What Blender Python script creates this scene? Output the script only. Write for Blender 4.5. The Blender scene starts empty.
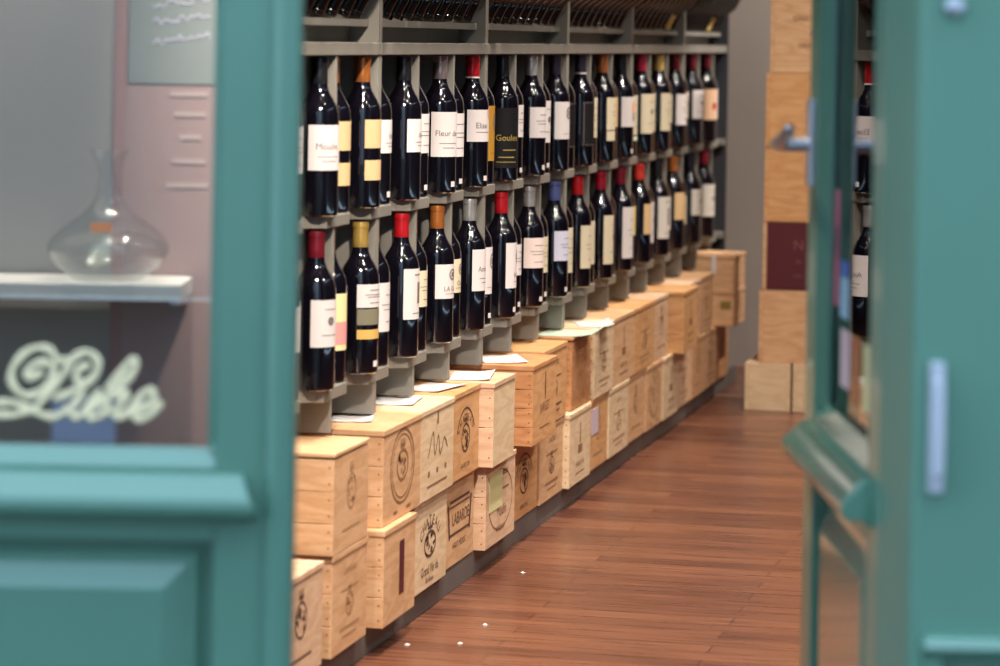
import bpy, bmesh, math, random
from mathutils import Vector, Matrix
random.seed(11)
S = bpy.context.scene
COL = S.collection
PI = math.pi

# ------------------------------------------------------------------ camera numbers
F = 3000.0                                   # focal length in pixels of a 1000 px wide frame
PHI = math.atan(0.225)                       # yaw between the lens axis and the run of the racks
CP, SP = math.cos(PHI), math.sin(PHI)
EYE = 1.151


def W(X, Z, z=0.0):
    """A point X metres right of and Z metres ahead of the lens, z above the floor (the shopfront stands square to the lens)."""
    return Vector((X * CP - Z * SP, X * SP + Z * CP, z))


def lin(c):
    c = c / 255.0
    return c / 12.92 if c <= 0.04045 else ((c + 0.055) / 1.055) ** 2.4


def rgb(r, g, b):
    return (lin(r), lin(g), lin(b), 1.0)


# ------------------------------------------------------------------ materials
def mat(name, color, rough=0.5, metal=0.0, coat=0.0, spec=0.5):
    m = bpy.data.materials.new(name)
    m.use_nodes = True
    b = m.node_tree.nodes['Principled BSDF']
    b.inputs['Base Color'].default_value = color
    b.inputs['Roughness'].default_value = rough
    b.inputs['Metallic'].default_value = metal
    b.inputs['Coat Weight'].default_value = coat
    b.inputs['Coat Roughness'].default_value = 0.08
    b.inputs['Specular IOR Level'].default_value = spec
    return m


def N(m, t, **kw):
    n = m.node_tree.nodes.new(t)
    for k, v in kw.items():
        setattr(n, k, v)
    return n


def noisy(name, c1, c2, scale, rough, stretch=(1, 1, 1), bump=0.0, coat=0.0, detail=4.0):
    m = mat(name, c1, rough, coat=coat)
    nt = m.node_tree
    b = nt.nodes['Principled BSDF']
    tc = N(m, 'ShaderNodeTexCoord')
    mp = N(m, 'ShaderNodeMapping')
    mp.inputs['Scale'].default_value = stretch
    no = N(m, 'ShaderNodeTexNoise')
    no.inputs['Scale'].default_value = scale
    no.inputs['Detail'].default_value = detail
    rp = N(m, 'ShaderNodeValToRGB')
    rp.color_ramp.elements[0].position = 0.35
    rp.color_ramp.elements[0].color = c1
    rp.color_ramp.elements[1].position = 0.68
    rp.color_ramp.elements[1].color = c2
    L = nt.links.new
    L(tc.outputs['Object'], mp.inputs['Vector'])
    L(mp.outputs['Vector'], no.inputs['Vector'])
    L(no.outputs['Fac'], rp.inputs['Fac'])
    L(rp.outputs['Color'], b.inputs['Base Color'])
    if bump:
        bp = N(m, 'ShaderNodeBump')
        bp.inputs['Strength'].default_value = bump
        bp.inputs['Distance'].default_value = 0.002
        L(no.outputs['Fac'], bp.inputs['Height'])
        L(bp.outputs['Normal'], b.inputs['Normal'])
    return m


def wood(name, c1, c2, rough=0.55, along='y'):
    """Pale pine with flame grain; every object gets its own offset."""
    m = mat(name, c1, rough, spec=0.3)
    nt = m.node_tree
    L = nt.links.new
    b = nt.nodes['Principled BSDF']
    tc = N(m, 'ShaderNodeTexCoord')
    oi = N(m, 'ShaderNodeObjectInfo')
    ml = N(m, 'ShaderNodeVectorMath', operation='SCALE')
    ml.inputs[0].default_value = (31.0, 17.0, 23.0)
    L(oi.outputs['Random'], ml.inputs['Scale'])
    ad = N(m, 'ShaderNodeVectorMath', operation='ADD')
    L(tc.outputs['Object'], ad.inputs[0])
    L(ml.outputs['Vector'], ad.inputs[1])
    mp = N(m, 'ShaderNodeMapping')
    mp.inputs['Scale'].default_value = (2.2, 2.2, 11.0)
    L(ad.outputs['Vector'], mp.inputs['Vector'])
    n1 = N(m, 'ShaderNodeTexNoise')
    n1.inputs['Scale'].default_value = 1.6
    n1.inputs['Detail'].default_value = 2.0
    L(mp.outputs['Vector'], n1.inputs['Vector'])
    mu = N(m, 'ShaderNodeMath', operation='MULTIPLY')
    mu.inputs[1].default_value = 13.0
    L(n1.outputs['Fac'], mu.inputs[0])
    fr = N(m, 'ShaderNodeMath', operation='PINGPONG')
    fr.inputs[1].default_value = 1.0
    L(mu.outputs[0], fr.inputs[0])
    n2 = N(m, 'ShaderNodeTexNoise')
    n2.inputs['Scale'].default_value = 26.0
    n2.inputs['Detail'].default_value = 5.0
    L(mp.outputs['Vector'], n2.inputs['Vector'])
    mx = N(m, 'ShaderNodeMath', operation='MULTIPLY_ADD')
    mx.inputs[1].default_value = 0.45
    L(fr.outputs[0], mx.inputs[0])
    m3 = N(m, 'ShaderNodeMath', operation='MULTIPLY')
    m3.inputs[1].default_value = 0.6
    L(n2.outputs['Fac'], m3.inputs[0])
    L(m3.outputs[0], mx.inputs[2])
    rp = N(m, 'ShaderNodeValToRGB')
    rp.color_ramp.elements[0].position = 0.2
    rp.color_ramp.elements[0].color = c1
    rp.color_ramp.elements[1].position = 0.85
    rp.color_ramp.elements[1].color = c2
    L(mx.outputs[0], rp.inputs['Fac'])
    L(rp.outputs['Color'], b.inputs['Base Color'])
    return m


def glass_sheet(name, tint=(1, 1, 1, 1), ior=1.5):
    m = bpy.data.materials.new(name)
    m.use_nodes = True
    nt = m.node_tree
    nt.nodes.clear()
    o = N(m, 'ShaderNodeOutputMaterial')
    t = N(m, 'ShaderNodeBsdfTransparent')
    t.inputs['Color'].default_value = tint
    g = N(m, 'ShaderNodeBsdfGlossy')
    g.inputs['Roughness'].default_value = 0.0
    fz = N(m, 'ShaderNodeFresnel')
    fz.inputs['IOR'].default_value = ior
    mx = N(m, 'ShaderNodeMixShader')
    L = nt.links.new
    L(fz.outputs[0], mx.inputs[0])
    L(t.outputs[0], mx.inputs[1])
    L(g.outputs[0], mx.inputs[2])
    L(mx.outputs[0], o.inputs['Surface'])
    return m


def floor_material():
    m = mat('floorboards', rgb(110, 62, 44), 0.28)
    nt = m.node_tree
    L = nt.links.new
    b = nt.nodes['Principled BSDF']
    tc = N(m, 'ShaderNodeTexCoord')
    br = N(m, 'ShaderNodeTexBrick')
    br.offset = 0.37
    br.offset_frequency = 2
    br.squash = 1.0
    br.inputs['Color1'].default_value = rgb(118, 77, 58)
    br.inputs['Color2'].default_value = rgb(90, 55, 43)
    br.inputs['Mortar'].default_value = rgb(44, 22, 16)
    br.inputs['Scale'].default_value = 1.0
    br.inputs['Mortar Size'].default_value = 0.0012
    br.inputs['Mortar Smooth'].default_value = 0.3
    br.inputs['Bias'].default_value = 0.0
    br.inputs['Brick Width'].default_value = 0.62
    br.inputs['Row Height'].default_value = 0.07
    L(tc.outputs['Object'], br.inputs['Vector'])
    mp = N(m, 'ShaderNodeMapping')
    mp.inputs['Scale'].default_value = (2.0, 38.0, 1.0)
    L(tc.outputs['Object'], mp.inputs['Vector'])
    no = N(m, 'ShaderNodeTexNoise')
    no.inputs['Scale'].default_value = 2.2
    no.inputs['Detail'].default_value = 6.0
    L(mp.outputs['Vector'], no.inputs['Vector'])
    rp = N(m, 'ShaderNodeValToRGB')
    rp.color_ramp.elements[0].position = 0.3
    rp.color_ramp.elements[0].color = (0.55, 0.5, 0.5, 1)
    rp.color_ramp.elements[1].position = 0.72
    rp.color_ramp.elements[1].color = (1.35, 1.3, 1.25, 1)
    L(no.outputs['Fac'], rp.inputs['Fac'])
    mx = N(m, 'ShaderNodeMix', data_type='RGBA', blend_type='MULTIPLY')
    mx.inputs[0].default_value = 1.0
    L(br.outputs['Color'], mx.inputs[6])
    L(rp.outputs['Color'], mx.inputs[7])
    L(mx.outputs[2], b.inputs['Base Color'])
    rr = N(m, 'ShaderNodeMapRange')
    rr.inputs['To Min'].default_value = 0.2
    rr.inputs['To Max'].default_value = 0.38
    L(no.outputs['Fac'], rr.inputs['Value'])
    L(rr.outputs['Result'], b.inputs['Roughness'])
    bp = N(m, 'ShaderNodeBump')
    bp.inputs['Strength'].default_value = 0.12
    bp.inputs['Distance'].default_value = 0.003
    L(no.outputs['Fac'], bp.inputs['Height'])
    L(bp.outputs['Normal'], b.inputs['Normal'])
    return m


M = {}
M['teal'] = noisy('teal_gloss_paint', rgb(90, 132, 113), rgb(96, 139, 120), 2.2, 0.32, coat=0.2)
M['teal_gloss'] = noisy('teal_varnished_moulding', rgb(90, 132, 113), rgb(96, 139, 120), 2.2, 0.24, coat=1.0)
M['teal_post'] = noisy('teal_satin_paint', rgb(90, 132, 113), rgb(96, 139, 120), 2.2, 0.5)
M['grey'] = noisy('rack_grey_paint', rgb(126, 122, 114), rgb(134, 130, 121), 9, 0.5)
M['plinth'] = noisy('plinth_grey_paint', rgb(96, 90, 88), rgb(106, 100, 96), 9, 0.55)
M['backing'] = mat('rack_back_dark', rgb(52, 54, 60), 0.7)
M['wall'] = noisy('grey_plaster', rgb(146, 136, 129), rgb(152, 142, 134), 3, 0.8)
M['ceil'] = mat('ceiling_dark', rgb(74, 68, 64), 0.9)
M['wall_dark'] = mat('dark_brown_wall', rgb(92, 78, 68), 0.8)
M['floor'] = floor_material()
M['paving'] = noisy('street_paving', rgb(58, 56, 54), rgb(70, 68, 65), 6, 0.8)
M['bottle'] = mat('dark_wine_glass', (0.0035, 0.003, 0.006, 1), 0.04, coat=0.8, spec=0.6)
M['bottle_brown'] = mat('dark_bottle_glass', (0.006, 0.004, 0.003, 1), 0.06, spec=0.6)
M['pane'] = glass_sheet('window_glass')
M['white_shelf'] = mat('white_painted_shelf', rgb(192, 192, 184), 0.5)
M['panel_grey'] = noisy('display_back_panel', rgb(140, 138, 132), rgb(150, 148, 142), 1.5, 0.8)
M['poster_pink'] = mat('poster_dusky_pink', rgb(146, 124, 120), 0.7)  # colours of a street reflection, painted on a panel
M['poster_red'] = mat('poster_red_edge', rgb(146, 114, 110), 0.7)
M['poster_green'] = mat('poster_grey_green', rgb(120, 128, 124), 0.7)
M['poster_line'] = mat('poster_pale_lines', rgb(166, 150, 144), 0.7)
M['chalk'] = mat('lavender_chalk', rgb(160, 160, 174), 0.8)
M['cream'] = mat('cream_lettering', rgb(255, 230, 184), 0.5)
M['steel'] = mat('brushed_steel', rgb(200, 200, 210), 0.3, metal=0.9)
M['plate'] = mat('lavender_white_plate', rgb(186, 186, 196), 0.4)
M['iron'] = mat('nail_iron', rgb(104, 76, 58), 0.6)
M['stamp'] = mat('burnt_stamp_ink', rgb(138, 96, 64), 0.8)
M['stamp_dark'] = mat('dark_stamp_ink', rgb(92, 60, 44), 0.8)
M['stamp_soft'] = mat('faint_stamp_ink', rgb(172, 130, 92), 0.8)
M['maroon'] = mat('maroon_paint', rgb(84, 28, 38), 0.55)
M['maroon_print'] = mat('maroon_print', rgb(128, 76, 78), 0.6)
M['paper'] = mat('white_paper', rgb(208, 206, 206), 0.7)
M['paper_green'] = mat('pale_green_paper', rgb(180, 198, 178), 0.7)
M['sticky'] = mat('yellow_green_paper', rgb(212, 206, 150), 0.7)
M['card_blue'] = mat('pale_blue_card', rgb(190, 200, 226), 0.7)
M['orange'] = mat('orange_sticker', rgb(250, 150, 66), 0.6)
M['ink'] = mat('label_print_ink', rgb(112, 102, 100), 0.7)
M['gold_ink'] = mat('gold_print', rgb(214, 184, 96), 0.35, metal=0.4)
M['pink_ink'] = mat('pink_medallion', rgb(222, 150, 146), 0.6)
M['red_ink'] = mat('red_print', rgb(186, 64, 52), 0.6)
M['lilac_st'] = mat('lilac_sticker', rgb(206, 188, 202), 0.5)
M['pink_st'] = mat('rose_sticker', rgb(196, 110, 140), 0.5)
M['blue_st'] = mat('blue_sticker', rgb(52, 104, 190), 0.5)
M['sky_st'] = mat('sky_blue_sticker', rgb(140, 186, 220), 0.5)
M['orange_st'] = mat('rust_orange_sticker', rgb(178, 106, 66), 0.5)
M['yellow_st'] = mat('pale_yellow_sticker', rgb(220, 214, 160), 0.5)

WOODS = [wood('pine_honey', rgb(198, 152, 110), rgb(220, 180, 140)),
         wood('pine_pale', rgb(210, 180, 142), rgb(230, 206, 172)),
         wood('pine_orange', rgb(196, 142, 94), rgb(216, 169, 119)),
         wood('pine_rosy', rgb(204, 164, 132), rgb(224, 192, 160)),
         wood('pine_russet', rgb(176, 120, 78), rgb(204, 152, 106))]
CAPC = {'black': (26, 26, 30, .3, .0), 'copper': (196, 118, 58, .3, .55), 'rose_grey': (158, 142, 142, .3, .6), 'red': (184, 26, 36, .32, .25),
        'silver': (214, 212, 210, .25, .7), 'plum': (58, 48, 66, .3, .3), 'gold': (214, 176, 92, .3, .6), 'crimson': (150, 22, 40, .32, .25),
        'scarlet': (216, 62, 52, .35, .2), 'blue': (92, 104, 160, .32, .4), 'pink_red': (196, 40, 72, .32, .25), 'dark_red': (112, 22, 36, .35, .2),
        'yellow': (236, 204, 120, .35, .3), 'dark': (16, 14, 16, .12, .0)}
for k, v in CAPC.items():
    M['cap_' + k] = mat('capsule_' + k, rgb(*v[:3]), v[3], metal=v[4], coat=0.4)
LABC = {'white': (214, 206, 204), 'tan': (212, 180, 134), 'cream': (212, 200, 172), 'ochre': (176, 128, 44), 'black': (20, 18, 21), 'lilac': (206, 206, 226),
        'pinkish': (228, 212, 204), 'olive': (122, 118, 98), 'gold': (206, 168, 92), 'peach': (222, 182, 148), 'dark_plum': (52, 34, 46),
        'yellow': (226, 206, 130), 'greywhite': (206, 200, 190), 'greenish': (208, 218, 196), 'pale_yellow': (230, 214, 160)}
for k, v in LABC.items():
    M['lab_' + k] = mat('label_paper_' + k, rgb(*v), 0.6, spec=0.3)


# ------------------------------------------------------------------ mesh helpers
class MB:
    def __init__(self):
        self.v, self.f, self.sm = [], [], []

    def add(self, vs, fs, smooth=False):
        o = len(self.v)
        self.v += [Vector(p) for p in vs]
        self.f += [tuple(i + o for i in f) for f in fs]
        self.sm += [smooth] * len(fs)
        return self

    def box(self, x0, x1, y0, y1, z0, z1):
        return self.add([(x0, y0, z0), (x1, y0, z0), (x1, y1, z0), (x0, y1, z0), (x0, y0, z1), (x1, y0, z1), (x1, y1, z1), (x0, y1, z1)],
                        [(0, 3, 2, 1), (4, 5, 6, 7), (0, 1, 5, 4), (1, 2, 6, 5), (2, 3, 7, 6), (3, 0, 4, 7)])

    def prism(self, pts, axis, a, b):
        """A closed outline swept from a to b along an axis; outline coordinates are the other two axes in order."""
        n = len(pts)

        def P(p, t):
            return {'x': (t, p[0], p[1]), 'y': (p[0], t, p[1]), 'z': (p[0], p[1], t)}[axis]
        vs = [P(p, a) for p in pts] + [P(p, b) for p in pts]
        fs = [(i, (i + 1) % n, n + (i + 1) % n, n + i) for i in range(n)] + [tuple(range(n))[::-1], tuple(range(n, 2 * n))]
        return self.add(vs, fs)

    def lathe(self, prof, seg=28, c=(0, 0, 0)):
        vs, fs = [], []
        n = len(prof)
        for i in range(seg):
            a = 2 * PI * i / seg
            for r, z in prof:
                vs.append((c[0] + r * math.cos(a), c[1] + r * math.sin(a), c[2] + z))
        for i in range(seg):
            j = (i + 1) % seg
            for k in range(n - 1):
                fs.append((i * n + k, j * n + k, j * n + k + 1, i * n + k + 1))
        return self.add(vs, fs, True)

    def tube(self, pts, rad, seg=8, flat=None):
        """Tube through points; flat=(normal, half_thickness) squashes it along a normal."""
        pts = [Vector(p) for p in pts]
        n = len(pts)
        vs, fs = [], []
        for i, p in enumerate(pts):
            t = (pts[min(i + 1, n - 1)] - pts[max(i - 1, 0)]).normalized()
            ref = flat[0] if flat else (Vector((0, 0, 1)) if abs(t.z) < 0.9 else Vector((1, 0, 0)))
            s = t.cross(ref).normalized()
            u = s.cross(t).normalized()
            r = rad[i] if isinstance(rad, (list, tuple)) else rad
            ru = flat[1] if flat else r
            for k in range(seg):
                a = 2 * PI * k / seg
                vs.append(p + s * (r * math.cos(a)) + u * (ru * math.sin(a)))
        for i in range(n - 1):
            for k in range(seg):
                l = (k + 1) % seg
                fs.append((i * seg + k, i * seg + l, (i + 1) * seg + l, (i + 1) * seg + k))
        fs.append(tuple(range(seg))[::-1])
        fs.append(tuple((n - 1) * seg + k for k in range(seg)))
        return self.add(vs, fs, True)

    def patch(self, r, z0, z1, a0, a1, th=0.0005, n=18):
        """A curved paper label on a cylinder."""
        vs, fs = [], []
        for i in range(n + 1):
            a = a0 + (a1 - a0) * i / n
            c, s = math.cos(a), math.sin(a)
            for rr, z in ((r, z0), (r, z1), (r - th, z1), (r - th, z0)):
                vs.append((rr * c, rr * s, z))
        for i in range(n):
            for k in range(4):
                l = (k + 1) % 4
                fs.append((i * 4 + k, (i + 1) * 4 + k, (i + 1) * 4 + l, i * 4 + l))
        fs += [(0, 1, 2, 3), tuple(n * 4 + k for k in (3, 2, 1, 0))]
        return self.add(vs, fs, True)

    def xf(self, mtx):
        self.v = [mtx @ p for p in self.v]
        return self

    def data(self, name, material, sharp=35):
        me = bpy.data.meshes.new(name)
        me.from_pydata([tuple(p) for p in self.v], [], self.f)
        me.polygons.foreach_set('use_smooth', self.sm)
        bm = bmesh.new()
        bm.from_mesh(me)
        bmesh.ops.recalc_face_normals(bm, faces=bm.faces)
        for e in bm.edges:
            if len(e.link_faces) == 2 and e.calc_face_angle(0) > math.radians(sharp):
                e.smooth = False
        bm.to_mesh(me)
        bm.free()
        me.materials.append(material)
        return me

    def build(self, name, material, parent=None, bevel=0.0, seg=2):
        o = bpy.data.objects.new(name, self.data(name, material))
        COL.objects.link(o)
        if parent is not None:
            o.parent = parent
        if bevel:
            b = o.modifiers.new('bevel', 'BEVEL')
            b.width = bevel
            b.segments = seg
            b.limit_method = 'ANGLE'
            b.angle_limit = math.radians(40)
            b.harden_normals = False
        return o


def meshobj(name, me, parent=None):
    o = bpy.data.objects.new(name, me)
    COL.objects.link(o)
    if parent is not None:
        o.parent = parent
    return o


def tag(o, label, cat=None, group=None, kind=None):
    o['label'] = label
    if cat:
        o['category'] = cat
    if group:
        o['group'] = group
    if kind:
        o['kind'] = kind
    return o


def empty(name, loc, rz=0.0, rot=None):
    o = bpy.data.objects.new(name, None)
    o.empty_display_size = 0.05
    COL.objects.link(o)
    o.location = loc
    o.rotation_euler = rot if rot else (0, 0, rz)
    return o


_txt = {}


def text_geo(s, size):
    """Flat letters: (verts2d, faces) centred on the origin."""
    key = (s, size)
    if key in _txt:
        return _txt[key]
    cu = bpy.data.curves.new('t', 'FONT')
    cu.body = s
    cu.size = size
    cu.align_x = 'CENTER'
    cu.align_y = 'CENTER'
    cu.resolution_u = 3
    ob = bpy.data.objects.new('t', cu)
    COL.objects.link(ob)
    bpy.context.view_layer.update()
    me = bpy.data.meshes.new_from_object(ob.evaluated_get(bpy.context.evaluated_depsgraph_get()))
    vs = [(v.co.x, v.co.y) for v in me.vertices]
    fs = [tuple(p.vertices) for p in me.polygons]
    bpy.data.objects.remove(ob)
    bpy.data.curves.remove(cu)
    bpy.data.meshes.remove(me)
    _txt[key] = (vs, fs)
    return vs, fs


def smooth_path(pts, n=7):
    out = []
    P = [Vector(p) for p in pts]
    for i in range(len(P) - 1):
        p0, p1, p2, p3 = P[max(i - 1, 0)], P[i], P[i + 1], P[min(i + 2, len(P) - 1)]
        for k in range(n):
            t = k / n
            out.append(0.5 * ((2 * p1) + (p2 - p0) * t + (2 * p0 - 5 * p1 + 4 * p2 - p3) * t * t + (3 * p1 - p0 - 3 * p2 + p3) * t ** 3))
    out.append(P[-1])
    return out


ORD = ['first', 'second', 'third', 'fourth', 'fifth', 'sixth', 'seventh', 'eighth', 'ninth', 'tenth', 'eleventh', 'twelfth', 'thirteenth',
       'fourteenth', 'fifteenth', 'sixteenth', 'seventeenth', 'eighteenth', 'nineteenth', 'twentieth'] + \
      ['twenty-' + w for w in ('first', 'second', 'third', 'fourth', 'fifth', 'sixth', 'seventh', 'eighth', 'ninth')] + \
      ['thirtieth'] + ['thirty-' + w for w in ('first', 'second', 'third', 'fourth', 'fifth', 'sixth')]


# ------------------------------------------------------------------ the room
def struct(name, mb, m, label):
    o = mb.build(name, m)
    return tag(o, label, kind='structure')


Y_BACK, X_LEFT, X_RIGHT, Z_CEIL = 10.62, -1.93, 2.3, 2.85
DX = 0.0
fl = MB().add([W(-1.4, 3.44), W(2.6, 3.44), (X_RIGHT + .3, Y_BACK + .2, 0), (X_LEFT - .1, Y_BACK + .2, 0), W(-1.4, 3.44, -.05), W(2.6, 3.44, -.05), (X_RIGHT + .3, Y_BACK + .2, -.05), (X_LEFT - .1, Y_BACK + .2, -.05)],
              [(0, 1, 2, 3), (7, 6, 5, 4), (0, 4, 5, 1), (1, 5, 6, 2), (2, 6, 7, 3), (3, 7, 4, 0)])
struct('floor', fl, M['floor'], 'glossy reddish-brown floorboards of the shop aisle')
pv = MB().add([W(-6, -6, -.02), W(6, -6, -.02), W(6, 3.43, -.02), W(-6, 3.43, -.02)], [(0, 1, 2, 3)])
struct('pavement', pv, M['paving'], 'grey street paving outside the shop doors')
struct('wall_back', MB().box(X_LEFT - .1, X_RIGHT + .2, Y_BACK, Y_BACK + .12, 0, Z_CEIL), M['wall'], 'plain grey end wall beyond the wine racks')
struct('wall_left', MB().box(X_LEFT - .1, X_LEFT, 3.3, Y_BACK, 0, Z_CEIL), M['wall'], 'grey side wall behind the wine racks')
struct('wall_right', MB().box(X_RIGHT, X_RIGHT + .1, 3.9, Y_BACK, 0, Z_CEIL), M['wall_dark'], 'dark side wall opposite the wine racks')
ce = MB().add([W(-1.6, 3.5, Z_CEIL), W(2.6, 3.5, Z_CEIL), (X_RIGHT + .3, Y_BACK + .1, Z_CEIL), (X_LEFT - .1, Y_BACK + .1, Z_CEIL)], [(0, 1, 2, 3)])
struct('ceiling', ce, M['ceil'], 'dark shop ceiling above the aisle')


def facade(X0, X1, Z0, Z1, z0, z1):
    return MB().add([W(X0, Z0, z0), W(X1, Z0, z0), W(X1, Z1, z0), W(X0, Z1, z0), W(X0, Z0, z1), W(X1, Z0, z1), W(X1, Z1, z1), W(X0, Z1, z1)],
                    [(0, 3, 2, 1), (4, 5, 6, 7), (0, 1, 5, 4), (1, 2, 6, 5), (2, 3, 7, 6), (3, 0, 4, 7)])


struct('wall_front', facade(-1.6, 2.6, 3.5, 3.62, 2.32, Z_CEIL), M['teal'], 'teal painted shopfront above the doors')
struct('wall_front_left', facade(-1.6, -0.92, 3.48, 3.62, 0, 2.32), M['teal'], 'teal painted shopfront left of the closed door leaf')

# ------------------------------------------------------------------ doors
def leaf(name, origin, rz, Wd, label, astragal_right, glass_label):
    """A half-glazed leaf: local x along the leaf, its street face on y=0, the shop on +y."""
    root = empty(name, origin, rz)
    tag(root, label, kind='structure')
    st, T = 0.0915, 0.044
    top = 2.3
    zb = 0.661                                   # bottom of the glass
    b = MB()
    b.box(0, st, 0, T, 0.02, top)
    b.box(Wd - st, Wd, 0, T, 0.02, top)
    b.box(st, Wd - st, 0, T, 0.557, zb - 0.016)
    b.box(st, Wd - st, 0, T, 0.02, 0.14)
    b.box(st, Wd - st, 0, T, top - 0.12, top)
    b.build('frame', M['teal'], root, bevel=0.003)
    # glazing bead: bevelled strip round the pane
    g0, g1, zt = st, Wd - st, top - 0.12
    bead = MB()
    bead.prism([(0.0, zb - 0.017), (0.022, zb - 0.017), (0.022, zb + 0.004), (0.016, zb + 0.004)], 'x', g0, g1)
    bead.prism([(g0 - .001, 0.0), (g0 + 0.010, 0.016), (g0 + 0.010, 0.022), (g0 - .001, 0.022)], 'z', zb, zt)
    bead.prism([(g1 + .001, 0.0), (g1 + .001, 0.022), (g1 - 0.010, 0.022), (g1 - 0.010, 0.016)], 'z', zb, zt)
    bead.build('glazing_bead', M['teal_gloss'], root)
    MB().box(g0, g1, 0.024, 0.029, zb - .01, zt + .01).build('glass_pane', M['pane'], root)
    # drip moulding across the mid rail
    x0, x1 = 0.041, Wd - 0.041
    prof = [(0.0, 0.640), (-0.010, 0.637), (-0.020, 0.628), (-0.026, 0.621), (-0.036, 0.612), (-0.038, 0.604), (-0.036, 0.595), (-0.030, 0.590), (-0.012, 0.590), (-0.008, 0.584), (0.0, 0.582)]
    d = MB()
    n = len(prof)
    vs = []
    for p in prof:
        vs.append((x0 - p[0] * 0.0, p[0], p[1]))
    for p in prof:
        vs.append((x1, p[0], p[1]))
    # ends drawn in so the moulding dies back against the stile
    for i, p in enumerate(prof):
        vs[i] = (x0 + 0.018 * max(0, (p[1] - 0.60)) / 0.04, p[0], p[1])
        vs[n + i] = (x1 - 0.018 * max(0, (p[1] - 0.60)) / 0.04, p[0], p[1])
    fs = [(i, i + 1, n + i + 1, n + i) for i in range(n - 1)] + [tuple(range(n))[::-1], tuple(range(n, 2 * n)), (n - 1, 0, n, 2 * n - 1)]
    d.add(vs, fs)
    d.build('drip_moulding', M['teal_gloss'], root, bevel=0.002)
    # raised and fielded lower panel
    p0, p1, q0, q1 = st + 0.001, Wd - st - 0.001, 0.139, 0.558
    f = 0.045
    pn = MB()
    steps = [(0, 0.026), (0.012, 0.026), (0.02, 0.018), (0.03, 0.018), (0.058, 0.004), (0.062, 0.004)]
    rings = []
    for ins, yy in steps:
        rings.append([(p0 + ins, yy, q0 + ins), (p1 - ins, yy, q0 + ins), (p1 - ins, yy, q1 - ins), (p0 + ins, yy, q1 - ins)])
    vs = [p for r in rings for p in r]
    fs = []
    for k in range(len(rings) - 1):
        for i in range(4):
            j = (i + 1) % 4
            fs.append((k * 4 + i, k * 4 + j, k * 4 + 4 + j, k * 4 + 4 + i))
    e = (len(rings) - 1) * 4
    fs.append((e, e + 1, e + 2, e + 3))
    vs += [(p0, 0.038, q0), (p1, 0.038, q0), (p1, 0.038, q1), (p0, 0.038, q1)]
    e += 4
    fs.append((e + 3, e + 2, e + 1, e))
    for i in range(4):
        j = (i + 1) % 4
        fs.append((e + i, e + j, j, i))
    pn.add(vs, fs)
    pn.build('lower_panel', M['teal_gloss'], root)
    if astragal_right:
        a = MB()
        pr = [(Wd - 0.036, 0.002), (Wd - 0.0345, -0.003), (Wd - 0.032, 0.001)]
        k = 12
        arc = [(Wd - 0.015 + 0.017 * math.cos(PI + PI * i / k), -0.002 - 0.011 * math.sin(PI * i / k)) for i in range(k + 1)]
        a.prism([(Wd - 0.032, 0.002)] + arc + [(Wd + 0.002, 0.03), (Wd - 0.032, 0.03)], 'z', 0.02, 2.3)
        a.build('astragal', M['teal'], root)
    return root


WL = 0.66
d1 = leaf('door_1', W(-0.2385 - WL, 3.5), PHI, WL, 'closed teal half-glazed door leaf with cream script lettering on its glass', True, '')
# script lettering on the closed leaf: strokes traced in the plane of the glass
STROKES = [
    [(240, 228), (195, 255), (160, 268), (150, 240), (185, 195), (245, 178), (295, 205), (290, 265), (235, 330), (165, 365), (100, 340), (62, 270), (80, 195), (145, 122), (225, 96), (285, 115), (318, 170), (345, 165)],
    [(350, 155), (385, 185), (345, 255), (275, 340), (200, 430)],
    [(300, 380), (355, 362), (430, 325), (505, 275), (545, 215), (535, 155), (485, 122), (425, 142), (385, 185)],
    [(500, 200), (455, 205), (420, 250), (440, 290), (500, 300)],
    [(-60, 420), (10, 402), (80, 405), (150, 430), (220, 465), (290, 480), (350, 462), (385, 425)],
    [(-60, 470), (20, 470), (90, 468), (160, 445), (205, 428)],
    [(470, 335), (425, 395), (395, 450), (420, 482), (465, 455), (490, 420)],
    [(590, 330), (660, 250), (715, 180), (745, 165), (755, 205), (705, 275), (610, 355), (530, 425), (488, 458), (508, 488), (562, 474), (600, 430), (594, 390), (560, 386), (528, 425)],
    [(560, 330), (500, 410), (480, 455), (505, 488)],
    [(640, 385), (662, 348), (692, 338), (700, 365), (660, 428), (640, 470), (665, 488), (715, 450), (750, 400)],
    [(730, 460), (800, 430), (855, 375), (840, 335), (795, 350), (755, 410), (740, 465), (775, 495), (840, 465), (895, 395)],
]
let = MB()
for st in STROKES:
    path = []
    for u, v in st:
        px, py = u / 5.55, 330 + v / 5.55
        dx, dy = px - 505.1, py - 38
        X0, Y0 = dx + dy * 0.01745, -dx * 0.01745 + dy
        Zg = 3.522
        path.append((X0 / F * Zg + 0.2385 + WL, 0.0225, EYE - Y0 / F * Zg))
    sp = smooth_path(path)
    let.tube(sp, [0.0032 + 0.0014 * math.sin(i * 0.23) ** 2 for i in range(len(sp))], 8, flat=(Vector((0, 1, 0)), 0.0009))
lo = let.build('lettering', M['cream'], d1)
lo['label'] = 'cream script word Libre on the glass'
cd = MB().box(0.373, 0.448, 0.0305, 0.0312, 0.666, 0.722).build('paper_card', M['card_blue'], d1)
cd['label'] = 'pale blue card low on the glass'

RH = W(0.4435, 3.485)
RA = math.radians(-1.75)
leaf_w = 0.665
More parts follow.
